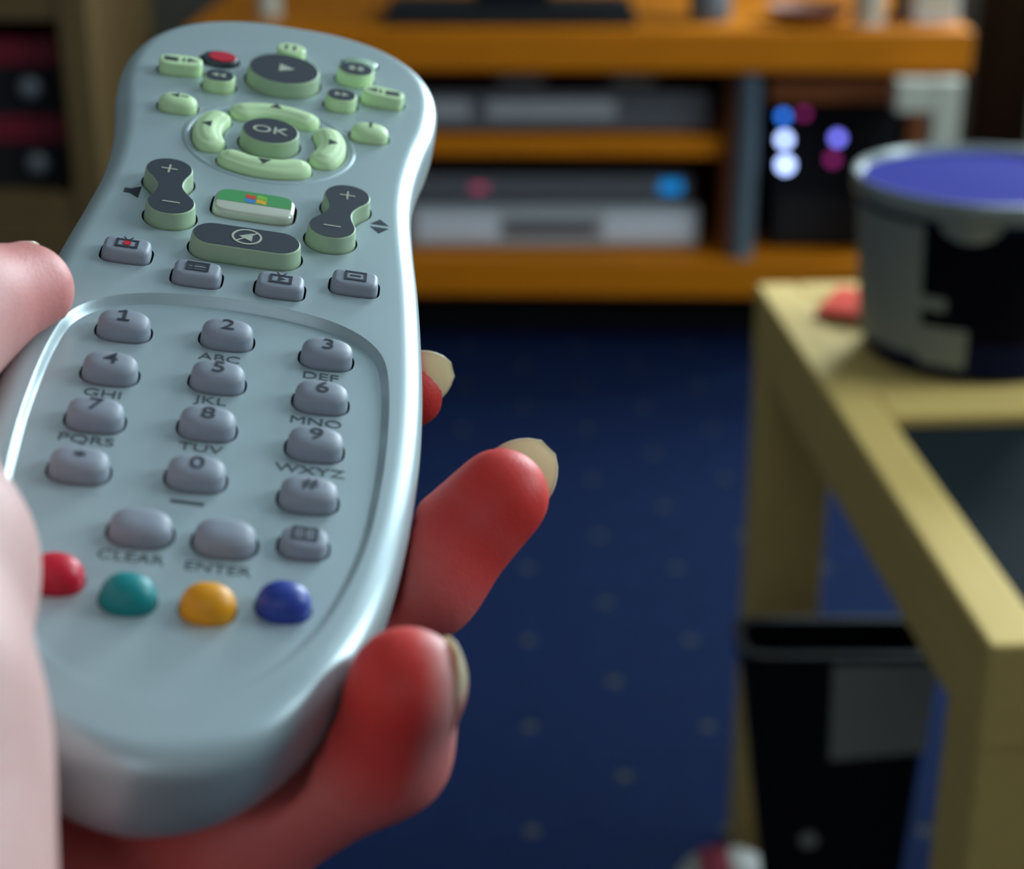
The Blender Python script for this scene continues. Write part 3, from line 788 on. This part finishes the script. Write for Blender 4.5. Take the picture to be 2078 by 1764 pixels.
# tub
tub = empty('plastic_tub', (0.285, 1.012, TZ - .0015)); tag(tub, 'navy plastic tub with violet-blue lid standing on the coffee table', 'tub')
Ht = 0.100
lathe('body', [(0.060, 0), (0.0655, .003), (0.0665, .006), (0.0755, Ht), (0.074, Ht + .002)], M_navy, tub, 64)
lathe('lid_rim', [(0.0755, Ht - .002), (0.0795, Ht - .001), (0.0805, Ht + .003), (0.0803, Ht + .009), (0.0795, Ht + .0108), (0.0785, Ht + .0108), (0.0770, Ht + .0085), (0.0745, Ht + .006)], M_tubrim, tub, 64)
lathe('lid', [(0.0755, Ht + .005), (0.0752, Ht + .0068), (0.066, Ht + .0064), (0.03, Ht + .0072), (0.001, Ht + .0074)], M_tublid, tub, 64)
def cyl_patch(name, a0, a1, pts, material, parent, off=.0006):
    """patch on the tapered side: pts are (fraction of angle range, height) outline strips given as (frac, zlo, zhi)"""
    V, F = [], []
    for k, (fr, zl, zh_) in enumerate(pts):
        a = math.radians(a0 + (a1 - a0) * fr)
        for z in (zl, zh_):
            r = 0.0665 + (0.0755 - 0.0665) * z / Ht
            for q in (off, off + .0006): V.append(((r + q) * math.cos(a), (r + q) * math.sin(a), z))
    for k in range(len(pts) - 1):
        b = 4 * k; F += [(b + 1, b + 3, b + 7, b + 5), (b, b + 2, b + 6, b + 4), (b, b + 1, b + 5, b + 4), (b + 2, b + 3, b + 7, b + 6)]
    e = 4 * (len(pts) - 1); F += [(0, 1, 3, 2), (e, e + 1, e + 3, e + 2)]
    return pymesh(name, V, F, material, parent, False)
fr = np.linspace(0, 1, 19)
cyl_patch('dark_label', 226, 320, [(t, .026, Ht - .006) for t in fr], M_tublabel, tub)
cyl_patch('pale_label', 165, 229, [(t, .014, Ht - .006) for t in fr], M_tubprint, tub, .0014)
cyl_patch('pale_label', 229, 252, [(t, .010, .034) for t in fr], M_tubprint, tub, .0014)
cyl_patch('pale_label', 229, 241, [(t, .044, .052) for t in fr], M_tubprint, tub, .0014)
cyl_patch('lid_tab', 236, 262, [(t, Ht - .004 - .009 * math.sin(math.pi * t) ** .6, Ht - .002) for t in fr], M_tubrim, tub, .002)
# coral note
nb = empty('note_pad', (0.206, 1.088, TZ), math.radians(-25)); tag(nb, 'small coral-red note pad lying on the table behind the tub', 'note pad')
box('paper_block', (0, -.02, 0), (.05, .035, .006), M_coral, nb, .001)
box('backing', (-.001, -.021, 0), (.051, .036, .0012), M_grey, nb)

# bin under the table
bn = empty('waste_bin', (0.200, 0.940, 0)); tag(bn, 'slim black waste bin with a grey panel below the coffee table', 'bin')
def frus(hx0, hy0, hx1, hy1, z0, z1, cx0=0, cx1=0, n=32):
    return [np.column_stack([superellipse(a / MM, b_ / MM, 8, n, c=(cx / MM, 0)), np.full(n, z / MM)]) for a, b_, z, cx in ((hx0, hy0, z0, cx0), (hx1, hy1, z1, cx1))]
a_, b_ = frus(.034, .018, .060, .024, 0, .284, .012, 0)
a2, b2 = frus(.031, .015, .057, .021, .006, .284, .012, 0)
loft('body', [a_, b_, b2, a2], M_black, bn, True, True, False)
rimA, rimB = frus(.0615, .0255, .0625, .0265, .276, .286); r2, r3 = frus(.0565, .0205, .0565, .0205, .286, .276)
loft('rim', [rimA, rimB, r2, r3, rimA], M_black, bn, False, False, False)
def on_front(x, z): return (x, -(.018 + (.024 - .018) * z / .284) - .0008, z)
def front_poly(name, P, m):
    V = [on_front(*p) for p in P]; V += [(x, y - .0012, z) for x, y, z in V]; k = len(P)
    return pymesh(name, V, [tuple(range(k, 2 * k))] + [(i, (i + 1) % k, k + (i + 1) % k, k + i) for i in range(k)], m, bn)
front_poly('grey_panel', [(-.006, .281), (.058, .281), (.055, .218), (-.003, .212)], M_grey)
front_poly('painted_glint', [(-.012 + .006 * math.cos(t), .152 + .006 * math.sin(t)) for t in np.linspace(0, 2 * np.pi, 16)[:-1]], M_grey)  # small highlight on the bin, painted as a grey disc
# ball on the carpet
bl = empty('ball', (0.150, 0.995, 0)); tag(bl, 'white ball with a rose-red band on the carpet by the bin', 'ball')
RB = .042
def ball_zone(name, a0, a1, m):
    V, F = [], []; N = 40; A = np.linspace(a0, a1, 14)
    for a in A:
        for k in range(N):
            t = 2 * math.pi * k / N; p = Vector((RB * math.cos(a), RB * math.sin(a) * math.cos(t), RB * math.sin(a) * math.sin(t)))
            p = Matrix.Rotation(math.radians(-28), 3, 'Y') @ p
            V.append((p.x, p.y, p.z + RB))
    for i in range(len(A) - 1):
        for k in range(N): F.append((i * N + k, i * N + (k + 1) % N, (i + 1) * N + (k + 1) % N, (i + 1) * N + k))
    pymesh(name, V, F, m, bl, True)
ball_zone('white_cap', 0.001, math.radians(62), M_ballw); ball_zone('rose_band', math.radians(62), math.radians(92), M_ballr); ball_zone('white_half', math.radians(92), math.pi - .001, M_ballw)

# ------------------------------------------------------------------ television stand
YS = 2.30
st = empty('tv_stand', (0.085, YS, 0), math.radians(-1.5)); tag(st, 'orange pine television stand with open bays and shelves', 'tv stand')
box('top_board', (-.52, 0, .388), (.52, .44, .446), M_pine, st, .006)
box('bottom_board', (-.50, .005, .076), (.50, .44, .130), M_pine, st, .004)
box('middle_shelf', (-.47, .04, .266), (.205, .40, .294), M_pine, st, .003)
box('side_panel', (-.50, .02, .130), (-.47, .44, .388), M_pine_d, st)
box('side_panel', (.465, .10, .130), (.49, .44, .388), M_pine_d, st)
box('divider', (.205, .06, .130), (.228, .44, .388), M_pine_d, st)
box('back_panel', (-.47, .425, .130), (.465, .437, .388), M_pine_d, st)
box('top_rail', (.262, .03, .345), (.465, .05, .388), M_pine_d, st)
lathe('steel_post', [(.016, 0), (.0175, .002), (.0165, .006), (.0165, .252), (.0175, .256), (.016, .258)], M_post, st, 24, (.232, .025, .130))
box('plinth', (-.46, .10, 0), (.46, .42, .076), M_blackm, st)

def device(name, label, cat, x0, x1, z0, z1, y0, dep, body, group=None):
    e = empty(name, ((x0 + x1) / 2, y0, z0 + .0008)); tag(e, label, cat, group)
    w2 = (x1 - x0) / 2; h = z1 - z0 - .0016
    box('casing', (-w2, 0, .004), (w2, dep, h), body, e, .002)
    for sx in (-1, 1):
        for yy in (.02, dep - .04):
            box('foot', (sx * (w2 - .03) - .012, yy, 0), (sx * (w2 - .03) + .012, yy + .02, .005), M_black, e)
    return e, w2, h
def front(e, name, x0, x1, z0, z1, m, th=.003):
    box(name, (x0, -th, z0), (x1, .002, z1), m, e, .0008)
e, w2, h = device('video_recorder', 'grey video recorder on the middle shelf of the stand', 'video recorder', -.16, .272, .294, .352, 2.36, .26, M_silver_d)
front(e, 'cassette_flap', -.09, .085, .020, .046, M_silver); front(e, 'display_strip', -w2 + .01, w2 - .01, .008, .015, M_silver_d)
front(e, 'pale_fascia', -.205, -.115, .020, .046, M_silver)
for k in range(4): front(e, 'button', .11 + k * .022, .122 + k * .022, .024, .032, M_silver_d)
e, w2, h = device('set_top_box', 'silver set-top box with pink and blue lights on lower shelf', 'set-top box', -.14, .252, .191, .232, 2.37, .24, M_silver_d)
front(e, 'fascia', -w2 + .006, w2 - .006, .012, .034, M_silver_d)
front(e, 'pink_light', at(955, 410, 2.37).x - .056, at(990, 410, 2.37).x - .056, .018, .030, M_ledr)
front(e, 'blue_light', w2 - .046, w2 - .014, .016, .034, M_ledc)
e, w2, h = device('disc_player', 'silver disc player with two pale end panels beneath the set-top box', 'disc player', -.145, .262, .130, .191, 2.355, .26, M_silver)
front(e, 'pale_panel', -w2 + .012, -w2 + .125, .012, .050, M_pale); front(e, 'pale_panel', w2 - .135, w2 - .008, .012, .050, M_pale)
front(e, 'disc_tray', -.07, .06, .022, .040, M_silver_d); front(e, 'tray_slot', -.068, .058, .027, .031, M_black)
e, w2, h = device('audio_unit', 'black audio unit with glowing blue lights in the right bay', 'audio unit', .362, .535, .130, .335, 2.36, .26, M_black)
def led(px, py, rpx, m):
    p = at(px, py, 2.357); x, z = p.x - (.362 + .535) / 2, p.z - .130
    V = []; k = 20; r = rpx / FPX * 2.5
    for y in (0, -.004):
        for i in range(k): V.append((x + r * math.cos(2 * math.pi * i / k), y, z + r * math.sin(2 * math.pi * i / k)))
    pymesh('light', V, [tuple(range(k, 2 * k)), *[(i, (i + 1) % k, k + (i + 1) % k, k + i) for i in range(k)]], m, e)
led(1592, 285, 11, M_ledb); led(1594, 336, 13, M_ledb); led(1590, 238, 9, M_ledb2); led(1632, 232, 8, M_ledp); led(1700, 282, 10, M_ledv); led(1690, 325, 10, M_ledp)
front(e, 'lower_panel', -w2 + .008, w2 - .008, .012, .075, M_blackm)
def small_box(name, label, cat, px0, px1, py0, py1, Y, dep, m, m2, z_floor=None):
    a = at(px0, py1, Y); b_ = at(px1, py0, Y); z0 = a.z if z_floor is None else z_floor
    e = empty(name, ((a.x + b_.x) / 2, Y, z0)); tag(e, label, cat); w2 = (b_.x - a.x) / 2; h = b_.z - z0
    box('case', (-w2, 0, 0), (w2, dep, h), m, e, .002); box('front_plate', (-w2 * .85, -.002, h * .15), (w2 * .85, .001, h * .85), m2, e, .0008)
    return e
small_box('cassette_case', 'dark blue-grey case on the video recorder, nearer the remote', 'case', 1005, 1110, 152, 200, 2.40, .12, M_silver_d, M_silver, .352)
small_box('cassette_case', 'dark grey case on the video recorder, nearer the steel post', 'case', 1235, 1335, 152, 200, 2.40, .12, M_silver_d, M_silver, .352)
# bracket under the right end of the top board
br = empty('wall_bracket', (0.556, 2.30, .1305)); tag(br, 'off-white L-shaped bracket below the right end of the top board', 'bracket')
box('upright', (-.006, -.055, 0), (.030, -.022, .2575), M_white, br, .003); box('arm', (-.055, -.055, .215), (-.0065, -.022, .2575), M_white, br, .003)
# television and ornaments on the top board
ZT = .446
tv = empty('television', (0.0, 2.40, ZT)); tag(tv, 'dark flat television standing on the pine stand', 'television')
box('stand_foot', (-.17, -.085, 0), (.165, .10, .016), M_blackm, tv, .004); box('neck', (-.05, 0, .016), (.05, .03, .06), M_gloss, tv); box('cabinet', (-.30, 0, .05), (.30, .06, .45), M_blackm, tv, .006)
box('screen', (-.28, -.002, .085), (.28, .002, .43), M_gloss, tv); box('speaker_bar', (-.28, -.004, .055), (.28, .001, .078), M_silver_d, tv)
def pot(name, label, cat, px, Y, prof, m, extra=None):
    p = at(px, 30, Y); e = empty(name, (p.x, Y, ZT)); tag(e, label, cat); lathe('body', prof, m, e, 32)
    if extra: extra(e)
    return e
pot('candle', 'white candle at the left end of the top board', 'candle', 546, 2.40, [(.016, 0), (.0185, .003), (.0185, .006), (.0165, .008), (.0165, .10), (.014, .104)], M_white, lambda e: lathe('wick', [(.001, .10), (.001, .112)], M_black, e, 8))
pot('vase', 'off-white cylinder vase on the top board near its right end', 'vase', 1762, 2.345, [(.018, 0), (.021, .004), (.021, .06), (.016, .085), (.014, .11), (.018, .125)], M_white, lambda e: lathe('foot_ring', [(.019, 0), (.022, .001), (.022, .004), (.02, .005)], M_pale, e, 32))
pot('dish', 'reddish clay dish on the top board beside the white vase', 'dish', 1640, 2.36, [(.025, 0), (.03, .003), (.05, .012), (.058, .022), (.055, .022), (.045, .012), (.02, .007)], M_clay, lambda e: lathe('foot_ring', [(.024, 0), (.027, .001), (.027, .004), (.025, .005)], M_pine_d, e, 32))
pot('jar', 'grey glass jar on the top board right of the television', 'jar', 1440, 2.37, [(.024, 0), (.028, .004), (.028, .04), (.022, .05), (.022, .056)], M_silver_d, lambda e: lathe('lid', [(.024, .056), (.025, .058), (.025, .066), (.023, .068)], M_clay, e, 32))
pot('figurine', 'small black figurine between the white vase and the pale box', 'figurine', 1822, 2.36, [(.013, 0), (.014, .003), (.008, .02), (.012, .045), (.006, .06), (.011, .075), (.004, .088)], M_black, lambda e: lathe('base', [(.016, 0), (.016, .004)], M_clay, e, 24))
e = small_box('storage_box', 'pale grey box at the right end of the top board', 'box', 1855, 1955, -60, 42, 2.345, .1, M_pale, M_white, ZT)

# ------------------------------------------------------------------ left cabinet with black boxes
YC = 2.05
c0 = at(-260, 30, YC); c1 = at(178, 30, YC)
cb = empty('wooden_cabinet', ((c0.x + c1.x) / 2, YC, 0)); tag(cb, 'olive-brown wooden cabinet at the left edge', 'cabinet')
w2 = (c1.x - c0.x) / 2; zb = at(0, 395, YC).z; zt = at(0, 62, YC).z
box('side_panel', (-w2, 0, 0), (-w2 + .02, .36, zt + .07), M_oldwood, cb, .002); box('side_panel', (w2 - .036, 0, 0), (w2, .36, zt + .07), M_oldwood, cb, .002)
box('shelf', (-w2 + .03, 0.004, zb - .03), (w2 - .036, .35, zb), M_oldwood, cb); box('top_board', (-w2, -.01, zt + .07), (w2 + .005, .37, zt + .095), M_oldwood, cb, .002)
box('lower_door', (-w2 + .03, .002, .03), (w2 - .036, .02, zb - .032), M_oldwood, cb, .003); box('rail', (-w2 + .03, .004, zt + .012), (w2 - .036, .03, zt + .07), M_oldwood, cb)
box('back_panel', (-w2 + .03, .345, 0), (w2 - .036, .358, zt + .07), M_blackm, cb)
xr = at(116, 200, YC).x; zz = zb + .0005
for k, (pyt, pyl, lab) in enumerate(((235, 288, 'black box with crimson lid, lower of two in the wooden cabinet'), (78, 132, 'black box with crimson lid, upper of two in the wooden cabinet'))):
    ztp = at(0, pyt, YC + .03).z; zl = at(0, pyl, YC + .03).z
    e = empty('lidded_box', (xr - .09, YC + .03, zz)); tag(e, lab, 'box', 'lidded boxes in the cabinet')
    box('carton', (-.085, 0, 0), (.085, .24, zl - zz), M_blackm, e, .002); box('lid', (-.088, -.004, zl - zz), (.088, .245, ztp - zz), M_red, e, .002)
    kx = at(30, 0, YC).x - (xr - .09); prof = [(.010, 0), (.013, .002), (.011, .008), (.004, .010)]
    o = lathe('knob', prof, M_knob, e, 20); o.rotation_euler = (math.pi / 2, 0, 0); o.location = (kx, 0, (zl - zz) * .55)
    zz = ztp + .0005
# right-hand curtain, and a sheet standing in for the shaded gap at left
def curtain(name, label, x0, x1, y, z0, z1):
    V, F = [], []; n = 60
    e = empty(name, ((x0 + x1) / 2, y, z0)); tag(e, label, 'curtain')
    for k in range(n + 1):
        x = x0 + (x1 - x0) * k / n - (x0 + x1) / 2; yy = .018 * math.sin(k * .85) + .006 * math.sin(k * 2.1)
        for d in (0, .004):
            V += [(x, yy + d, .01), (x, yy + d, z1 - z0)]
    for k in range(n):
        b = 4 * k; F += [(b, b + 1, b + 5, b + 4), (b + 2, b + 3, b + 7, b + 6), (b, b + 2, b + 6, b + 4), (b + 1, b + 3, b + 7, b + 5)]
    pymesh('drape', V, F, M_curtain, e, True)
    o = lathe('pole', [(.011, 0), (.011, (x1 - x0) + .04)], M_oldwood, e, 16); o.rotation_euler = (0, math.pi / 2, 0); o.location = (-(x1 - x0) / 2 - .02, .002, z1 - z0 + .005)
curtain('curtain', 'dark brown sheet standing in for the shaded gap between the cabinet and the stand', at(178, 100, 2.72).x, at(268, 100, 2.72).x, 2.72, 0, 2.2)
curtain('curtain', 'dark brown curtain behind the tub at the right', at(1985, 100, 2.85).x, 0.86, 2.85, 0, 2.2)
